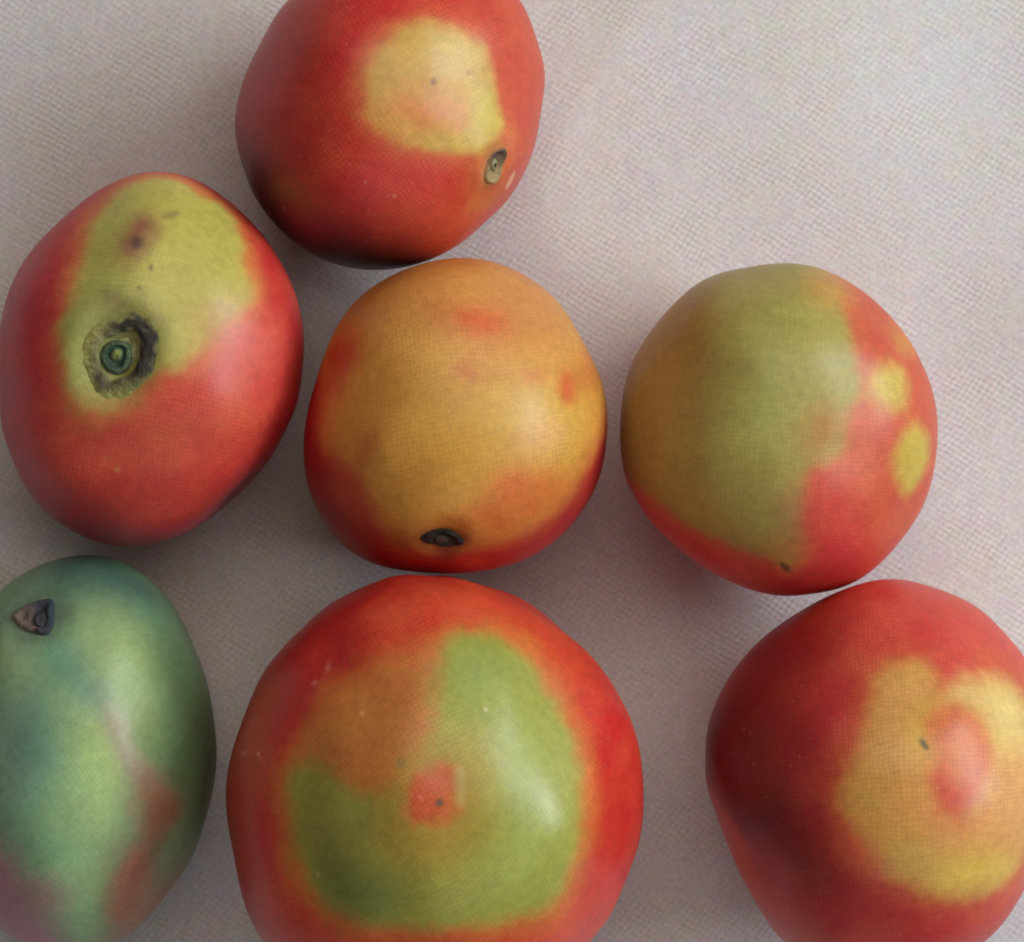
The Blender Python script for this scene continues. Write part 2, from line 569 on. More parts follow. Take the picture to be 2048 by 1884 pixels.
# --- top red mango ------------------------------------------------------
T_OUT = [(575, 0), (525, 78), (491, 146), (474, 203), (470, 264), (481, 325), (504, 379), (538, 437), (592, 487), (643, 518),
         (704, 536), (762, 541), (822, 531), (866, 518), (914, 491), (968, 447), (1015, 399), (1046, 352), (1070, 288),
         (1083, 220), (1090, 152), (1083, 102), (1070, 61), (1039, 0), (1000, -42), (930, -78), (830, -95), (730, -85), (640, -48)]
fr = Fruit((780, 225), T_OUT, 0.040, 0.043, 11, crop=(440, 0, 0.3385))
fr.dent((1610, 950), 120, 0.0012, 0.0003)
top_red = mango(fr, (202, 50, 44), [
    ('p', [(-100, 500), (60, 350), (300, 150), (560, 60), (700, 200), (560, 420), (480, 640), (470, 900), (640, 1180), (900, 1400), (1150, 1500), (1150, 1750), (500, 1700), (0, 1200)], (150, 34, 46), 220, 0.4),  # this and the next two layers paint shade onto the lower left flank
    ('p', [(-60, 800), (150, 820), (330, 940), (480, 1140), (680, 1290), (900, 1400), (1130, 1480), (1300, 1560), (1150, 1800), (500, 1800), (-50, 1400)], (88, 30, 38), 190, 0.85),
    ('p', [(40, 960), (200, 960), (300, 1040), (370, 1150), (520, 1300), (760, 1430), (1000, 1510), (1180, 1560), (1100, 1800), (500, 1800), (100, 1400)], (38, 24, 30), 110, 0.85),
    ('p', [(1500, -100), (1800, 0), (2000, 400), (1950, 800), (1800, 1150), (1500, 1400), (1300, 1500), (1250, 1200), (1450, 1000), (1640, 700), (1600, 350), (1450, 150)], (200, 72, 48), 110, 0.85),
    ('p', [(1190, 60), (1400, 110), (1560, 220), (1660, 380), (1680, 560), (1720, 760), (1660, 850), (1600, 950), (1440, 950), (1300, 960), (1150, 930), (1000, 850), (900, 740), (840, 600), (840, 420), (900, 280), (1000, 160), (1090, 90)], (206, 104, 58), 55, 0.85),
    ('p', [(1190, 110), (1330, 135), (1480, 190), (1585, 280), (1625, 380), (1640, 500), (1655, 650), (1675, 740), (1640, 800), (1590, 860), (1540, 925), (1440, 900), (1300, 910), (1170, 880), (1050, 820), (965, 745), (905, 655), (878, 540), (888, 420), (935, 310), (1005, 215), (1090, 140)], (202, 158, 74), 24, 1.0),
    ('e', (1010, 400, 120, 210, 10), (196, 150, 76), 70, 0.6),
    ('p', [(960, 640), (1100, 540), (1280, 530), (1420, 560), (1500, 620), (1470, 720), (1360, 780), (1200, 790), (1050, 740)], (210, 122, 66), 70, 0.9),
    ('p', [(1350, 770), (1440, 720), (1500, 640), (1520, 600), (1490, 700), (1430, 780)], (210, 108, 62), 22, 0.6),
    ('e', (1560, 660, 70, 150, 0), (198, 180, 78), 50, 0.8),
    ('e', (1420, 830, 180, 60, 0), (206, 170, 84), 40, 0.7),
    ('e', (1380, 280, 180, 90, 30), (216, 186, 118), 60, 0.6),  # paler upper band with the highlight painted in
    ('p', [(1430, 960), (1530, 920), (1600, 860), (1690, 770), (1740, 800), (1700, 1000), (1650, 1150), (1540, 1200), (1470, 1120)], (208, 104, 60), 40, 0.8),
    ('e', (1520, 1190, 70, 40, -20), (206, 112, 62), 30, 0.7),
    ('e', (1705, 1060, 14, 62, 25), (226, 170, 130), 10, 0.8),
    ('e', (1600, 960, 62, 130, 22), (198, 140, 84), 20, 0.8),
    ('e', (1265, 478, 24, 24, 0), (140, 76, 66), 14, 0.9),
    ('e', (1478, 425, 12, 16, 0), (160, 110, 70), 10, 0.8),
    ('e', (1030, 1155, 8, 8, 0), (230, 160, 110), 6, 0.8), ('e', (860, 1075, 8, 8, 0), (220, 120, 100), 6, 0.7),
    ('e', (385, 1220, 10, 10, 0), (160, 90, 90), 8, 0.6),
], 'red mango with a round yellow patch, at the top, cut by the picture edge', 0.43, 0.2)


def t_col(RH, TT, p):
    # pale at the lower end, dark at the upper end
    s = np.sin(TT) * RH
    c = blend(np.clip(0.5 + 0.5 * s, 0, 1), [(0, (186, 160, 112)), (0.35, (160, 136, 98)), (0.6, (118, 100, 74)), (0.85, (84, 62, 52)), (1, (62, 30, 30))])
    rim = smooth((RH - 0.82) / 0.12)[..., None]
    return c * (1 - 0.6 * rim) + lin((200, 150, 110)) * 0.6 * rim


sc_o = piece('stem_scar', top_red, fr, (1605, 960), [(1670, 860), (1685, 900), (1660, 970), (1630, 1040), (1590, 1075), (1545, 1065), (1540, 1020), (1570, 950), (1610, 890)],
             lambda r, t: 0.0004 + 0.0006 * np.exp(-((r - 0.78) / 0.15) ** 2) - 0.0010 * smooth((r - 0.85) / 0.15), t_col)
piece('stem_stub', sc_o, fr, (1605, 965), [(1620, 930), (1632, 965), (1618, 1000), (1592, 1002), (1582, 970), (1598, 935)],
      lambda r, t: 0.0012 * (1 - r ** 3) + 0.0003 - 0.0009 * np.exp(-(r / 0.3) ** 2), lambda r, t, p: blend(r, [(0, (40, 42, 26)), (0.35, (70, 66, 46)), (0.6, (176, 172, 128)), (1, (140, 124, 92))]), nr=14, na=36)

# --- left mango with the big stem scar --------------------------------------
L_OUT = [(308, 341), (235, 358), (171, 397), (107, 453), (60, 504), (26, 559), (6, 619), (-5, 680), (-8, 750), (-3, 812), (6, 867), (21, 918),
         (51, 978), (90, 1025), (128, 1055), (184, 1081), (256, 1093), (333, 1085), (393, 1055), (462, 1004), (522, 940), (569, 867),
         (594, 799), (607, 726), (607, 670), (598, 611), (581, 559), (551, 508), (504, 444), (449, 393), (385, 356)]
fr = Fruit((302, 712), L_OUT, 0.043, 0.045, 23, crop=(0, 320, 0.4275))
fr.dent((530, 900), 190, 0.0034, 0.0008)
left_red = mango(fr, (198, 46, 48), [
    ('p', [(60, 1400), (200, 1560), (420, 1640), (700, 1700), (960, 1640), (1180, 1480), (1300, 1560), (900, 1950), (300, 1950), (0, 1650)], (120, 44, 62), 110, 0.75),  # dark purple bottom, shade painted into the skin
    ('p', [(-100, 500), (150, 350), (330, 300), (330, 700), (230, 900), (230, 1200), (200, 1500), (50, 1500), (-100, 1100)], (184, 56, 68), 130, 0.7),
    ('p', [(260, 1150), (500, 1200), (800, 1080), (1050, 950), (1200, 900), (1250, 1100), (1000, 1400), (600, 1550), (300, 1400)], (208, 82, 60), 150, 0.8),
    ('p', [(700, 60), (900, 120), (1080, 240), (1160, 420), (1190, 640), (1140, 760), (960, 930), (760, 1040), (560, 1190), (440, 1215), (330, 1170), (270, 1040), (240, 850), (290, 660), (330, 450), (400, 270), (540, 110)], (208, 108, 60), 55, 0.9),
    ('p', [(700, 100), (820, 115), (920, 190), (1010, 225), (1070, 300), (1105, 400), (1115, 520), (1145, 640), (1105, 715), (1020, 800), (930, 885), (820, 950), (720, 995), (620, 1075), (530, 1140), (450, 1155), (385, 1130), (335, 1055), (315, 940), (295, 850), (297, 760), (345, 680), (375, 580), (387, 450), (427, 340), (480, 235), (575, 145)], (184, 172, 84), 26, 1.0),
    ('p', [(750, 110), (1000, 250), (1090, 450), (1110, 640), (1000, 780), (850, 900), (760, 800), (800, 560), (850, 400), (720, 240)], (186, 174, 80), 80, 0.75),
    ('p', [(420, 360), (560, 200), (600, 400), (560, 640), (420, 700), (380, 560)], (160, 158, 84), 80, 0.7),
    ('e', (500, 890, 190, 260, 15), (148, 150, 84), 70, 0.85),
    ('e', (380, 900, 60, 190, 5), (172, 178, 104), 45, 0.7),
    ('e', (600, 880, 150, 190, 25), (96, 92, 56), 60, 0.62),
    ('e', (640, 370, 72, 108, 28), (148, 98, 70), 34, 0.95),
    ('e', (600, 430, 46, 44, 0), (138, 92, 68), 26, 0.7),
    ('e', (640, 385, 22, 26, 0), (84, 62, 60), 18, 0.85),
    ('e', (705, 500, 12, 16, 0), (110, 84, 54), 9, 0.85), ('e', (650, 595, 11, 11, 0), (110, 84, 54), 8, 0.85),
    ('e', (795, 268, 34, 9, -15), (140, 120, 76), 12, 0.7),
    ('e', (540, 650, 60, 20, 25), (128, 104, 74), 22, 0.6),
    ('e', (1130, 860, 170, 120, 30), (216, 92, 84), 90, 0.6),  # soft pinkish highlight painted onto the red
    ('e', (540, 1470, 9, 9, 0), (220, 140, 80), 7, 0.7), ('e', (480, 1415, 16, 6, 0), (215, 120, 80), 7, 0.6),
], 'red and yellow mango with a big dark ringed stem scar, left of the orange mango', 0.45, 1.1)


def l_ring(RH, TT, p):
    # corky black scab, heaviest on the upper and right side, broken at the left
    ns = Waves(401, 900)(p) * 0.5 + Waves(402, 2200)(p) * 0.35
    a = np.exp(-((np.angle(np.exp(1j * (TT - 0.70))) / 1.25) ** 4))
    b = np.exp(-((np.angle(np.exp(1j * (TT + 2.15))) / 0.5) ** 2)) * 0.85
    c = np.exp(-((np.angle(np.exp(1j * (TT + 0.75))) / 0.9) ** 2)) * 0.55
    d = np.clip(a + b + c, 0.0, 0.92)
    band = 0.95 * np.exp(-np.abs((RH + 0.06 * ns - 0.66) / 0.17) ** 2)
    halo = 0.45 * np.exp(-np.abs((RH + 0.1 * ns - 0.80) / 0.22) ** 2) * np.clip(a + 0.8 * c, 0, 1)
    k = np.clip(d * band + halo, 0, 1)[..., None]
    base = blend(RH, [(0, (132, 140, 84)), (0.40, (150, 150, 98)), (0.6, (136, 130, 84)), (0.8, (164, 162, 88)), (1, (180, 178, 94))])
    base = base * (1 + 0.18 * ns[..., None] * smooth((0.9 - RH) / 0.2)[..., None])
    return np.clip(base * (1 - k) + lin((56, 50, 44)) * k, 0.004, 1)


ring_o = piece('stem_scar', left_red, fr, (535, 905),
               [(560, 700), (670, 690), (745, 760), (765, 880), (735, 1000), (650, 1100), (540, 1150), (435, 1130), (375, 1030), (355, 930), (365, 830), (430, 745)],
               lambda r, t: 0.0003 + 0.0013 * np.exp(-((r - 0.64) / 0.14) ** 2) * (0.6 + 0.4 * np.sin(5 * t + 1) * np.sin(3 * t)) - 0.0009 * np.exp(-((r - 0.46) / 0.06) ** 2) - 0.0009 * smooth((r - 0.80) / 0.20),
               l_ring, nr=46, na=120)
piece('stem_stub', ring_o, fr, (535, 905),
      [(560, 835), (605, 860), (615, 920), (590, 985), (530, 1010), (470, 985), (445, 930), (460, 870), (505, 838)],
      lambda r, t: 0.0004 + 0.0014 * (1 - r ** 4) - 0.0009 * np.exp(-((r - 0.52) / 0.14) ** 2),
      lambda r, t, p: blend(r, [(0, (150, 156, 80)), (0.25, (140, 150, 80)), (0.45, (58, 84, 60)), (0.68, (46, 66, 54)), (0.85, (92, 112, 78)), (1, (60, 66, 52))]), nr=24, na=60)

# --- centre orange mango -------------------------------------------------
C_OUT = [(924, 516), (990, 524), (1048, 547), (1099, 587), (1138, 634), (1171, 689), (1196, 747), (1213, 808), (1215, 870), (1204, 935), (1175, 1008),
         (1124, 1069), (1062, 1113), (1004, 1135), (950, 1145), (890, 1146), (825, 1144), (763, 1135), (702, 1103), (648, 1046), (619, 990), (609, 930), (607, 870),
         (615, 815), (630, 768), (648, 717), (668, 660), (700, 612), (743, 576), (790, 547), (850, 524)]
fr = Fruit((915, 840), C_OUT, 0.046, 0.044, 37, crop=(580, 500, 0.3626))
fr.dent((845, 1585), 150, 0.0016, 0.0004)
centre_orange = mango(fr, (176, 34, 38), [
    ('p', [(950, -120), (1250, -60), (1500, 100), (1700, 330), (1840, 600), (1800, 800), (1745, 1000), (1680, 1150), (1610, 1310), (1510, 1450), (1360, 1570), (1200, 1640), (1000, 1690), (850, 1710), (700, 1680), (560, 1610), (475, 1500), (410, 1400), (310, 1260), (225, 1130), (170, 1000), (165, 850), (170, 720), (120, 600), (150, 430), (270, 250), (500, 40), (720, -60)], (204, 100, 52), 50, 0.95),
    ('p', [(950, -100), (1250, -40), (1480, 120), (1660, 340), (1800, 600), (1760, 800), (1705, 1000), (1640, 1150), (1570, 1290), (1470, 1410), (1330, 1520), (1180, 1600), (1000, 1650), (850, 1670), (710, 1640), (590, 1570), (510, 1480), (450, 1380), (370, 1250), (280, 1130), (235, 1000), (225, 850), (240, 720), (190, 600), (220, 430), (330, 260), (550, 60), (750, -40)], (210, 146, 62), 55, 1.0),
    ('p', [(500, 100), (900, 0), (1300, 60), (1500, 300), (1450, 560), (1150, 560), (800, 560), (500, 600), (300, 450)], (204, 132, 68), 120, 0.8),
    ('e', (870, 900, 330, 260, 0), (206, 156, 60), 170, 0.75),
    ('e', (500, 1000, 220, 300, 10), (190, 126, 56), 110, 0.6),
    ('e', (1330, 900, 190, 190, 0), (214, 172, 80), 110, 0.8),  # pale yellow skin, partly a painted highlight
    ('e', (1480, 1050, 100, 240, 15), (206, 156, 60), 60, 0.7),
    ('e', (1070, 380, 190, 125, 10), (206, 118, 64), 60, 0.75),
    ('e', (1080, 375, 110, 62, 8), (210, 92, 50), 40, 0.9),
    ('e', (300, 600, 85, 120, 20), (192, 58, 44), 50, 0.9),
    ('e', (260, 760, 60, 90, 0), (188, 84, 52), 50, 0.6),
    ('e', (1525, 760, 50, 90, -8), (208, 88, 50), 30, 0.8),
    ('e', (1640, 650, 70, 120, 0), (204, 116, 54), 50, 0.7),
    ('e', (435, 1085, 55, 85, 10), (190, 84, 52), 35, 0.65),
    ('e', (330, 1330, 75, 170, -28), (190, 46, 42), 45, 0.9),
    ('p', [(1130, 1260), (1250, 1210), (1450, 1220), (1560, 1280), (1480, 1400), (1300, 1520), (1100, 1560), (950, 1480), (1020, 1380)], (212, 112, 54), 55, 0.9),
    ('e', (1180, 1290, 60, 40, 0), (210, 96, 52), 30, 0.6),
    ('e', (1390, 1040, 120, 80, -20), (216, 152, 88), 50, 0.7),
    ('e', (1150, 660, 230, 45, 4), (206, 132, 72), 45, 0.6), ('e', (1370, 690, 60, 50, 0), (208, 118, 68), 30, 0.6),
    ('e', (980, 670, 40, 25, 0), (204, 110, 60), 22, 0.6),
    ('e', (840, 1620, 260, 90, 5), (140, 84, 44), 60, 0.6),
    ('e', (845, 1600, 150, 70, 8), (84, 52, 34), 26, 0.8),
    ('e', (860, 1690, 60, 40, 0), (110, 40, 34), 30, 0.7), ('e', (1000, 1740, 70, 40, 0), (196, 66, 42), 30, 0.7),
], 'orange yellow mango with a black stem scar at its lower edge, in the middle', 0.46, 0.6)
sc_o = piece('stem_scar', centre_orange, fr, (840, 1600),
             [(705, 1590), (740, 1560), (790, 1545), (860, 1545), (920, 1570), (970, 1610), (950, 1640), (880, 1655), (810, 1650), (740, 1625)],
             lambda r, t: 0.0003 + 0.0005 * np.exp(-((r - 0.7) / 0.18) ** 2) - 0.0009 * smooth((r - 0.85) / 0.15),
             lambda r, t, p: blend(np.clip(r + 0.12 * np.sin(3 * t + 1), 0, 1), [(0, (60, 46, 36)), (0.4, (58, 44, 32)), (0.6, (34, 28, 24)), (0.9, (30, 25, 22)), (1, (60, 40, 30))]))
piece('stem_stub', sc_o, fr, (830, 1605), [(790, 1590), (840, 1580), (880, 1600), (870, 1625), (820, 1632), (785, 1615)],
      lambda r, t: 0.0004 + 0.0010 * (1 - r ** 3), lambda r, t, p: blend(r, [(0, (76, 50, 40)), (0.6, (64, 56, 40)), (1, (30, 25, 22))]), nr=12, na=30)

# --- right olive mango ----------------------------------------------------
R_OUT = [(1568, 527), (1629, 533), (1686, 555), (1739, 593), (1788, 639), (1826, 692), (1856, 752), (1872, 813), (1876, 870), (1868, 946), (1845, 1014),
         (1811, 1071), (1769, 1120), (1712, 1163), (1656, 1184), (1580, 1192), (1523, 1186), (1462, 1165), (1402, 1131), (1345, 1086), (1300, 1040),
         (1265, 991), (1247, 930), (1239, 870), (1243, 813), (1254, 756), (1277, 699), (1315, 646), (1360, 593), (1409, 559), (1485, 535)]
fr = Fruit((1560, 858), R_OUT, 0.043, 0.044, 41, crop=(1220, 510, 0.3788))
right_olive = mango(fr, (204, 56, 54), [
    ('p', [(1100, 0), (1500, 200), (1800, 600), (1850, 1000), (1700, 1400), (1450, 1560), (1250, 1350), (1100, 1150), (1250, 900), (1300, 600), (1180, 250)], (202, 84, 54), 110, 0.9),
    ('e', (1380, 1000, 130, 200, 25), (212, 104, 82), 90, 0.6),
    ('p', [(700, -60), (1050, -40), (1180, 90), (1240, 230), (1300, 400), (1345, 560), (1355, 700), (1310, 810), (1260, 880), (1285, 970), (1250, 1070), (1130, 1120), (1085, 1150), (1060, 1260), (1030, 1400), (1040, 1510), (1040, 1600), (950, 1690), (860, 1640), (740, 1600), (560, 1550), (420, 1480), (280, 1390), (180, 1310), (80, 1220), (-40, 1140), (-120, 900), (-80, 600), (80, 360), (230, 200), (430, 40)], (200, 112, 60), 40, 0.8),
    ('p', [(700, -60), (1030, -30), (1130, 80), (1180, 200), (1245, 390), (1290, 560), (1300, 700), (1270, 785), (1210, 865), (1225, 955), (1205, 1035), (1110, 1070), (1045, 1115), (1022, 1250), (985, 1400), (995, 1500), (995, 1585), (940, 1640), (860, 1590), (740, 1550), (560, 1500), (430, 1430), (300, 1340), (200, 1260), (110, 1170), (0, 1090), (-80, 900), (-50, 640), (90, 400), (240, 230), (440, 60)], (166, 150, 76), 26, 1.0),
    ('p', [(250, 200), (450, 150), (560, 400), (560, 700), (420, 1000), (380, 1250), (200, 1150), (60, 900), (60, 650)], (172, 138, 74), 130, 0.75),
    ('e', (840, 640, 230, 420, 8), (156, 154, 78), 120, 0.7),
    ('e', (1130, 640, 130, 170, 0), (172, 158, 82), 80, 0.6),
    ('e', (1150, 180, 120, 110, 30), (198, 136, 66), 60, 0.7),
    ('e', (1140, 930, 90, 120, 10), (186, 126, 62), 50, 0.75),
    ('e', (900, 1560, 110, 60, 10), (184, 122, 56), 40, 0.6),
    ('p', [(1400, 620), (1470, 570), (1550, 620), (1580, 720), (1560, 800), (1500, 820), (1430, 760), (1390, 690)], (206, 176, 84), 38, 1.0),
    ('p', [(1580, 920), (1640, 900), (1690, 980), (1690, 1080), (1640, 1190), (1580, 1250), (1540, 1180), (1530, 1060)], (200, 170, 70), 38, 1.0),
    ('e', (1545, 480, 55, 60, 20), (204, 132, 62), 35, 0.75),
    ('e', (1480, 400, 40, 40, 0), (206, 120, 60), 30, 0.5),
    ('p', [(1030, 1250), (1250, 1300), (1350, 1500), (1250, 1700), (1050, 1700), (1010, 1500)], (204, 54, 58), 70, 0.7),
    ('e', (930, 1650, 26, 16, 40), (90, 60, 46), 14, 0.8), ('e', (910, 1630, 10, 10, 0), (80, 56, 44), 8, 0.8),
], 'olive green mango with red side and two yellow spots, on the right', 0.46, 0.9)

# --- green mango -----------------------------------------------------------
G_OUT = [(172, 1109), (223, 1116), (275, 1137), (318, 1172), (352, 1219), (382, 1275), (404, 1330), (419, 1391), (430, 1455), (432, 1520), (425, 1584),
         (412, 1640), (395, 1691), (365, 1747), (331, 1799), (288, 1842), (240, 1880), (190, 1900), (130, 1906), (60, 1892), (0, 1863), (-45, 1810), (-78, 1730),
         (-95, 1620), (-98, 1500), (-88, 1390), (-62, 1280), (-30, 1215), (0, 1180), (43, 1147), (99, 1122)]
fr = Fruit((180, 1495), G_OUT, 0.037, 0.037, 53, crop=(0, 1090, 0.4295))
fr.dent((160, 340), 150, 0.0016, 0.0004)
green = mango(fr, (112, 146, 106), [
    ('p', [(200, 120), (400, 60), (620, 120), (760, 260), (620, 300), (400, 260), (200, 240)], (63, 92, 85), 100, 0.9),
    ('p', [(-100, 500), (100, 450), (250, 700), (280, 1000), (200, 1300), (0, 1300), (-150, 900)], (124, 167, 133), 110, 0.85),
    ('p', [(500, 330), (650, 380), (740, 560), (780, 800), (700, 1000), (560, 900), (460, 700), (400, 480)], (153, 172, 104), 110, 0.85),
    ('p', [(330, 720), (450, 780), (520, 950), (580, 1150), (540, 1350), (420, 1380), (320, 1200), (280, 950)], (173, 198, 127), 90, 0.9),
    ('e', (60, 560, 110, 150, 0), (159, 174, 124), 80, 0.6),
    ('p', [(250, 1480), (400, 1420), (500, 1560), (500, 1750), (400, 1900), (290, 1800), (250, 1650)], (147, 188, 130), 60, 0.85),
    ('p', [(240, 500), (330, 560), (420, 700), (400, 800), (300, 700), (230, 600)], (105, 150, 110), 50, 0.7),
    ('p', [(470, 760), (540, 800), (640, 980), (740, 1080), (760, 1150), (640, 1120), (540, 980)], (168, 137, 121), 45, 0.75),
    ('p', [(640, 1130), (740, 1100), (860, 1200), (800, 1320), (700, 1460), (640, 1700), (560, 1800), (500, 1850), (540, 1600), (540, 1440), (640, 1330)], (156, 112, 88), 90, 0.7),
    ('p', [(700, 1150), (820, 1200), (780, 1330), (690, 1450), (660, 1350)], (165, 100, 80), 45, 0.6),
    ('p', [(620, 1420), (700, 1440), (640, 1640), (560, 1780), (540, 1640)], (177, 96, 83), 45, 0.65),
    ('e', (800, 1250, 60, 30, -50), (144, 87, 69), 30, 0.4), ('e', (690, 1560, 26, 90, 20), (177, 100, 85), 26, 0.5), ('e', (590, 1500, 18, 80, 15), (170, 108, 91), 22, 0.5),
    ('e', (740, 1400, 22, 80, 32), (126, 116, 82), 22, 0.5), ('e', (620, 1250, 30, 70, -25), (157, 134, 105), 26, 0.5),
    ('p', [(720, 1480), (860, 1420), (900, 1500), (820, 1600), (720, 1640)], (130, 125, 84), 70, 0.7),
    ('p', [(560, 1700), (700, 1620), (860, 1560), (860, 1750), (700, 1900), (520, 1950)], (173, 100, 81), 70, 0.75),
    ('p', [(-150, 1350), (20, 1420), (100, 1540), (220, 1600), (260, 1750), (300, 1900), (100, 2000), (-200, 1800)], (175, 116, 137), 70, 0.9),  # pink blush, with a purple sheen painted into its colour
    ('e', (210, 1640, 70, 60, 30), (161, 126, 111), 50, 0.6),
    ('e', (40, 950, 110, 160, 10), (132, 140, 132), 90, 0.6),
    ('p', [(800, 400), (950, 600), (1050, 1000), (1000, 1300), (880, 1250), (850, 900), (780, 600)], (97, 120, 76), 80, 0.6),
    ('e', (450, 670, 55, 30, 0), (108, 135, 109), 30, 0.7),
    ('p', [(230, 420), (330, 480), (420, 640), (470, 760), (420, 760), (330, 640), (230, 560)], (84, 136, 112), 40, 0.6),
    ('p', [(60, 820), (180, 760), (260, 900), (240, 1080), (120, 1060), (40, 960)], (92, 138, 122), 60, 0.6),
    ('p', [(420, 830), (520, 950), (560, 1120), (500, 1120), (440, 980)], (178, 196, 118), 40, 0.6),
    ('e', (165, 340, 135, 100, -12), (74, 84, 80), 26, 0.6),
    ('e', (150, 330, 130, 105, -10), (109, 125, 104), 40, 0.7),
], 'green mango with a dark stem scar and reddish streaks, in the lower left corner', 0.42, 0.15)


def g_col(RH, TT, p):
    s = np.cos(TT - 0.15) * RH
    c = blend(np.clip(0.5 + 0.5 * s, 0, 1), [(0, (128, 112, 96)), (0.35, (104, 90, 82)), (0.55, (66, 68, 78)), (0.8, (46, 54, 66)), (1, (50, 64, 70))])
    k = np.exp(-((np.angle(np.exp(1j * (TT + 1.6))) / 0.4) ** 2) - ((RH - 0.55) / 0.16) ** 2)[..., None]
    return c * (1 - k) + lin((140, 112, 110)) * k


sc_o = piece('stem_scar', green, fr, (165, 340),
             [(45, 345), (80, 300), (150, 265), (220, 245), (255, 255), (262, 310), (255, 370), (225, 425), (160, 415), (100, 395)],
             lambda r, t: 0.0003 + 0.0010 * np.exp(-((r - 0.7) / 0.18) ** 2) - 0.0012 * smooth((r - 0.84) / 0.16), g_col, nr=30, na=80)
piece('stem_stub', sc_o, fr, (185, 345), [(150, 345), (170, 310), (205, 305), (228, 335), (215, 375), (175, 385)],
      lambda r, t: 0.0004 + 0.0007 * (1 - r ** 3) - 0.0006 * np.exp(-(r / 0.4) ** 2), lambda r, t, p: blend(r, [(0, (58, 58, 66)), (0.6, (78, 78, 84)), (1, (44, 50, 60))]), nr=14, na=36)

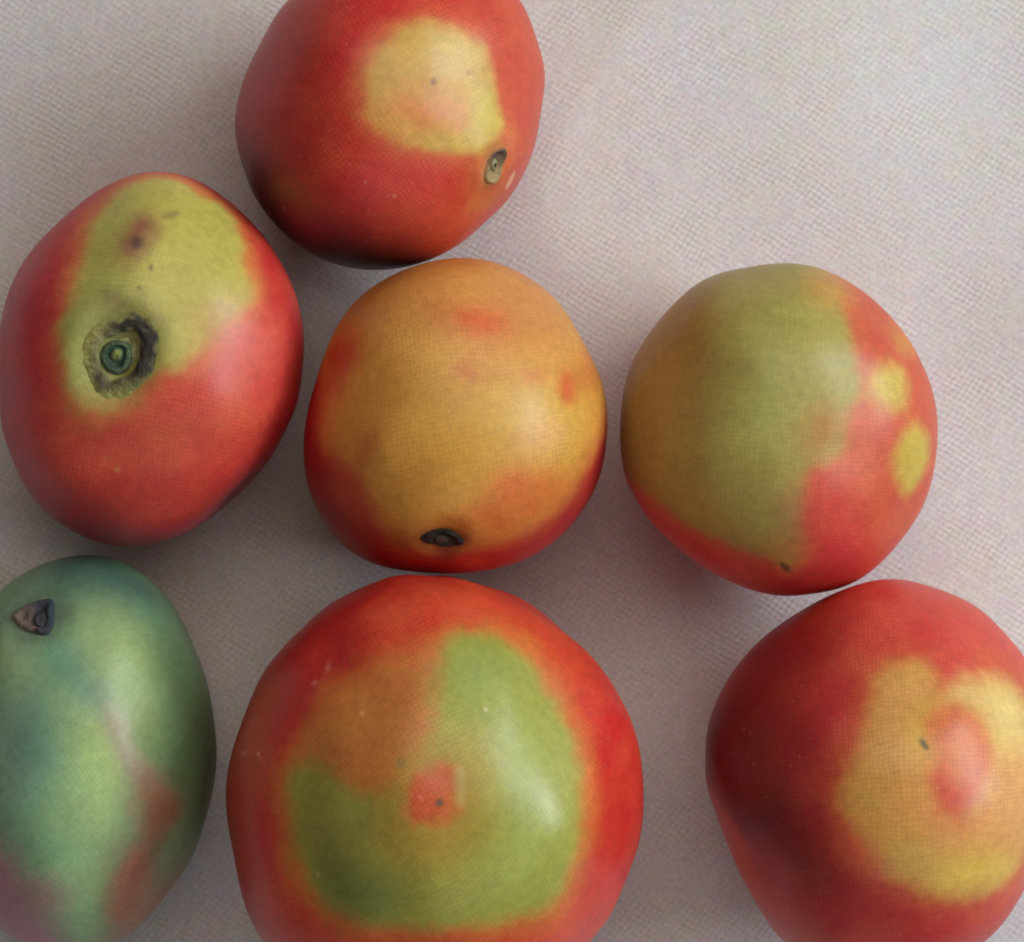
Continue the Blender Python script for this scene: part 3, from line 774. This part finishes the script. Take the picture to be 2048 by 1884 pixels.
# --- big bottom mango --------------------------------------------------------
B_OUT = [(846, 1150), (934, 1158), (1013, 1187), (1087, 1226), (1148, 1279), (1201, 1336), (1245, 1402), (1275, 1480), (1287, 1550), (1287, 1612), (1276, 1691),
         (1253, 1765), (1218, 1831), (1180, 1886), (1110, 1960), (1000, 2020), (860, 2042), (720, 2020), (605, 1965), (523, 1886), (509, 1857), (487, 1800), (469, 1730),
         (456, 1656), (452, 1577), (465, 1502), (487, 1428), (526, 1349), (575, 1283), (636, 1226), (702, 1183), (772, 1156)]
fr = Fruit((868, 1598), B_OUT, 0.060, 0.054, 67, crop=(430, 1130, 0.438), bump=0.0010)
fr.dent((985, 1060), 110, -0.0006, 0.0)
big = mango(fr, (204, 44, 38), [
    ('p', [(-50, 900), (200, 500), (500, 200), (650, 250), (450, 600), (280, 900), (250, 1300), (350, 1600), (150, 1700), (-50, 1300)], (188, 42, 50), 120, 0.8),
    ('p', [(900, 60), (1300, 100), (1600, 300), (1700, 600), (1500, 500), (1300, 300), (1050, 290), (800, 380), (700, 300)], (212, 74, 48), 110, 0.85),
    ('p', [(200, 1550), (400, 1560), (650, 1680), (900, 1740), (1300, 1700), (1550, 1620), (1800, 1500), (1700, 1850), (1100, 2100), (400, 1950)], (208, 66, 50), 100, 0.7),
    ('p', [(1200, 240), (1370, 280), (1490, 390), (1590, 540), (1660, 700), (1705, 860), (1725, 1010), (1720, 1170), (1690, 1340), (1640, 1510), (1540, 1620), (1390, 1680), (1200, 1725), (1000, 1750), (780, 1740), (620, 1690), (450, 1610), (340, 1500), (270, 1340), (250, 1150), (225, 1030), (250, 900), (350, 800), (450, 650), (520, 530), (700, 460), (880, 400), (1030, 300)], (204, 112, 50), 55, 0.95),
    ('p', [(520, 600), (700, 530), (900, 440), (1030, 400), (1040, 620), (1000, 760), (900, 900), (820, 1050), (600, 1010), (450, 920), (370, 860), (430, 730)], (192, 118, 58), 75, 0.9),
    ('p', [(1200, 300), (1330, 335), (1430, 430), (1515, 560), (1585, 700), (1630, 850), (1650, 1000), (1650, 1150), (1620, 1320), (1570, 1475), (1490, 1560), (1380, 1605), (1200, 1650), (1000, 1680), (800, 1670), (650, 1620), (500, 1540), (405, 1450), (340, 1330), (320, 1150), (295, 1050), (305, 970), (380, 900), (470, 935), (580, 1015), (700, 1035), (800, 1010), (850, 930), (930, 870), (970, 780), (1000, 690), (1010, 600), (1020, 480), (1040, 390), (1105, 325)], (156, 154, 64), 30, 1.0),
    ('p', [(1060, 400), (1250, 350), (1380, 470), (1300, 620), (1150, 640), (1040, 560)], (136, 148, 62), 70, 0.7),
    ('p', [(1200, 620), (1400, 560), (1530, 750), (1600, 1000), (1580, 1300), (1450, 1500), (1250, 1500), (1280, 1200), (1220, 900)], (164, 172, 80), 100, 0.8),
    ('p', [(330, 1000), (440, 950), (600, 1050), (720, 1100), (780, 1250), (760, 1500), (650, 1600), (480, 1500), (370, 1350)], (128, 126, 60), 80, 0.8),
    ('p', [(480, 1420), (640, 1330), (800, 1380), (820, 1560), (700, 1630), (560, 1570)], (100, 116, 58), 80, 0.75),
    ('e', (830, 1280, 150, 120, 10), (160, 138, 58), 80, 0.6),
    ('e', (1000, 1080, 210, 230, 0), (184, 132, 56), 90, 0.75),
    ('e', (1120, 900, 130, 110, 0), (170, 140, 56), 70, 0.5),
    ('e', (1370, 1090, 60, 110, 0), (140, 150, 66), 60, 0.5),
    ('p', [(870, 985), (930, 935), (1040, 920), (1090, 950), (1098, 1080), (1060, 1140), (950, 1188), (880, 1150)], (202, 92, 52), 26, 0.95),
    ('e', (930, 1090, 55, 75, 5), (204, 64, 50), 28, 0.8),
    ('e', (1120, 1010, 18, 80, 0), (196, 176, 110), 18, 0.6),
    ('e', (850, 910, 22, 26, 0), (140, 112, 62), 18, 0.6),
    ('e', (1024, 1087, 14, 14, 0), (96, 86, 70), 8, 0.95),
    ('e', (940, 1065, 9, 9, 0), (222, 120, 110), 7, 0.7), ('e', (1240, 655, 8, 8, 0), (215, 210, 150), 6, 0.8), ('e', (505, 450, 10, 26, 10), (214, 110, 100), 9, 0.7),
    ('e', (440, 525, 9, 9, 0), (220, 130, 120), 7, 0.7), ('e', (660, 665, 7, 7, 0), (225, 180, 110), 6, 0.7),
    ('e', (180, 865, 5, 22, -25), (226, 140, 130), 6, 0.7), ('e', (120, 858, 18, 5, -20), (220, 130, 120), 6, 0.6),
    ('e', (445, 1430, 7, 7, 0), (190, 170, 110), 6, 0.6),
], 'biggest mango, red with a broad green patch round a red tip, at the bottom', 0.38, 0.25)

# --- bottom right mango -------------------------------------------------------
Q_OUT = [(1777, 1160), (1845, 1166), (1909, 1188), (1966, 1225), (2010, 1265), (2048, 1309), (2090, 1390), (2112, 1490), (2108, 1610), (2088, 1705), (2048, 1784), (1994, 1861),
         (1974, 1884), (1900, 1935), (1800, 1962), (1700, 1955), (1610, 1918), (1551, 1865), (1519, 1825), (1487, 1760), (1458, 1696), (1434, 1635), (1418, 1583), (1410, 1543),
         (1410, 1482), (1426, 1422), (1450, 1370), (1487, 1313), (1535, 1269), (1591, 1230), (1648, 1194), (1712, 1168)]
fr = Fruit((1755, 1550), Q_OUT, 0.050, 0.050, 79, crop=(1390, 1140, 0.4027))
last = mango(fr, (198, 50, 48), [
    ('p', [(-100, 800), (60, 620), (220, 480), (420, 300), (600, 330), (600, 600), (620, 900), (640, 1200), (720, 1500), (700, 1620), (480, 1530), (300, 1430), (180, 1280), (90, 1130), (-60, 1020)], (128, 36, 44), 210, 0.85),  # this and the next layer paint the shaded left flank
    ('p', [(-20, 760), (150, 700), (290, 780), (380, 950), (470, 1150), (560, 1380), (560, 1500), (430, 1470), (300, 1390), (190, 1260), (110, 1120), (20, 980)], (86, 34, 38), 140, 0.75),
    ('p', [(700, 60), (1100, 30), (1500, 250), (1700, 500), (1500, 480), (1300, 560), (1150, 380), (900, 400), (750, 500), (700, 300)], (208, 70, 60), 100, 0.85),
    ('p', [(60, 1080), (140, 1200), (280, 1450), (420, 1700), (500, 1850), (300, 1850), (150, 1500)], (206, 66, 46), 40, 0.7),  # lighter lower left rim, reflected light painted in
    ('p', [(1050, 360), (1180, 380), (1240, 500), (1300, 540), (1440, 440), (1600, 470), (1720, 650), (1760, 900), (1760, 1150), (1720, 1420), (1620, 1580), (1480, 1660), (1310, 1690), (1140, 1660), (970, 1580), (850, 1490), (770, 1370), (700, 1200), (680, 1060), (740, 920), (790, 760), (820, 600), (900, 440)], (206, 96, 58), 55, 0.9),
    ('p', [(1060, 425), (1145, 435), (1190, 505), (1225, 600), (1290, 612), (1350, 570), (1450, 510), (1560, 530), (1634, 610), (1680, 800), (1690, 1100), (1665, 1340), (1590, 1490), (1480, 1580), (1330, 1615), (1180, 1580), (1030, 1510), (910, 1420), (830, 1320), (775, 1200), (750, 1080), (815, 950), (860, 800), (890, 650), (940, 510)], (208, 146, 72), 34, 1.0),
    ('p', [(1330, 620), (1450, 540), (1570, 570), (1650, 700), (1660, 880), (1560, 930), (1480, 850), (1430, 700)], (226, 196, 124), 60, 0.85),  # pale yellow area that also carries a painted highlight
    ('p', [(1350, 1100), (1480, 950), (1650, 950), (1680, 1150), (1640, 1350), (1450, 1360), (1350, 1250)], (224, 162, 104), 80, 0.7),
    ('p', [(880, 900), (1020, 850), (1050, 1000), (980, 1200), (1000, 1400), (880, 1350), (790, 1150)], (194, 140, 68), 70, 0.8),
    ('p', [(990, 1330), (1100, 1280), (1250, 1350), (1200, 1480), (1080, 1480), (1000, 1420)], (190, 156, 68), 55, 0.85),
    ('e', (1400, 1500, 200, 85, -12), (212, 174, 78), 50, 0.9),
    ('e', (1130, 780, 40, 110, 8), (206, 162, 64), 34, 0.7),
    ('e', (1050, 540, 90, 110, 20), (200, 142, 68), 50, 0.7),
    ('e', (1240, 1200, 180, 130, 0), (212, 128, 72), 70, 0.7),
    ('p', [(1200, 760), (1260, 700), (1340, 690), (1420, 740), (1460, 850), (1470, 960), (1420, 1080), (1340, 1170), (1260, 1180), (1180, 1130), (1150, 1040), (1170, 950), (1190, 860)], (208, 98, 58), 26, 0.95),
    ('e', (1330, 930, 80, 110, 10), (212, 118, 64), 40, 0.55),
    ('p', [(1170, 1000), (1220, 990), (1270, 1070), (1350, 1080), (1380, 1100), (1300, 1170), (1220, 1160), (1170, 1090)], (206, 72, 54), 26, 0.8),
    ('e', (1330, 860, 16, 16, 0), (210, 84, 64), 14, 0.6),
    ('e', (1135, 868, 10, 24, -30), (92, 80, 50), 9, 0.95), ('e', (1150, 885, 8, 8, 0), (100, 84, 54), 7, 0.9),
    ('e', (445, 1470, 7, 5, 0), (210, 130, 120), 6, 0.6),
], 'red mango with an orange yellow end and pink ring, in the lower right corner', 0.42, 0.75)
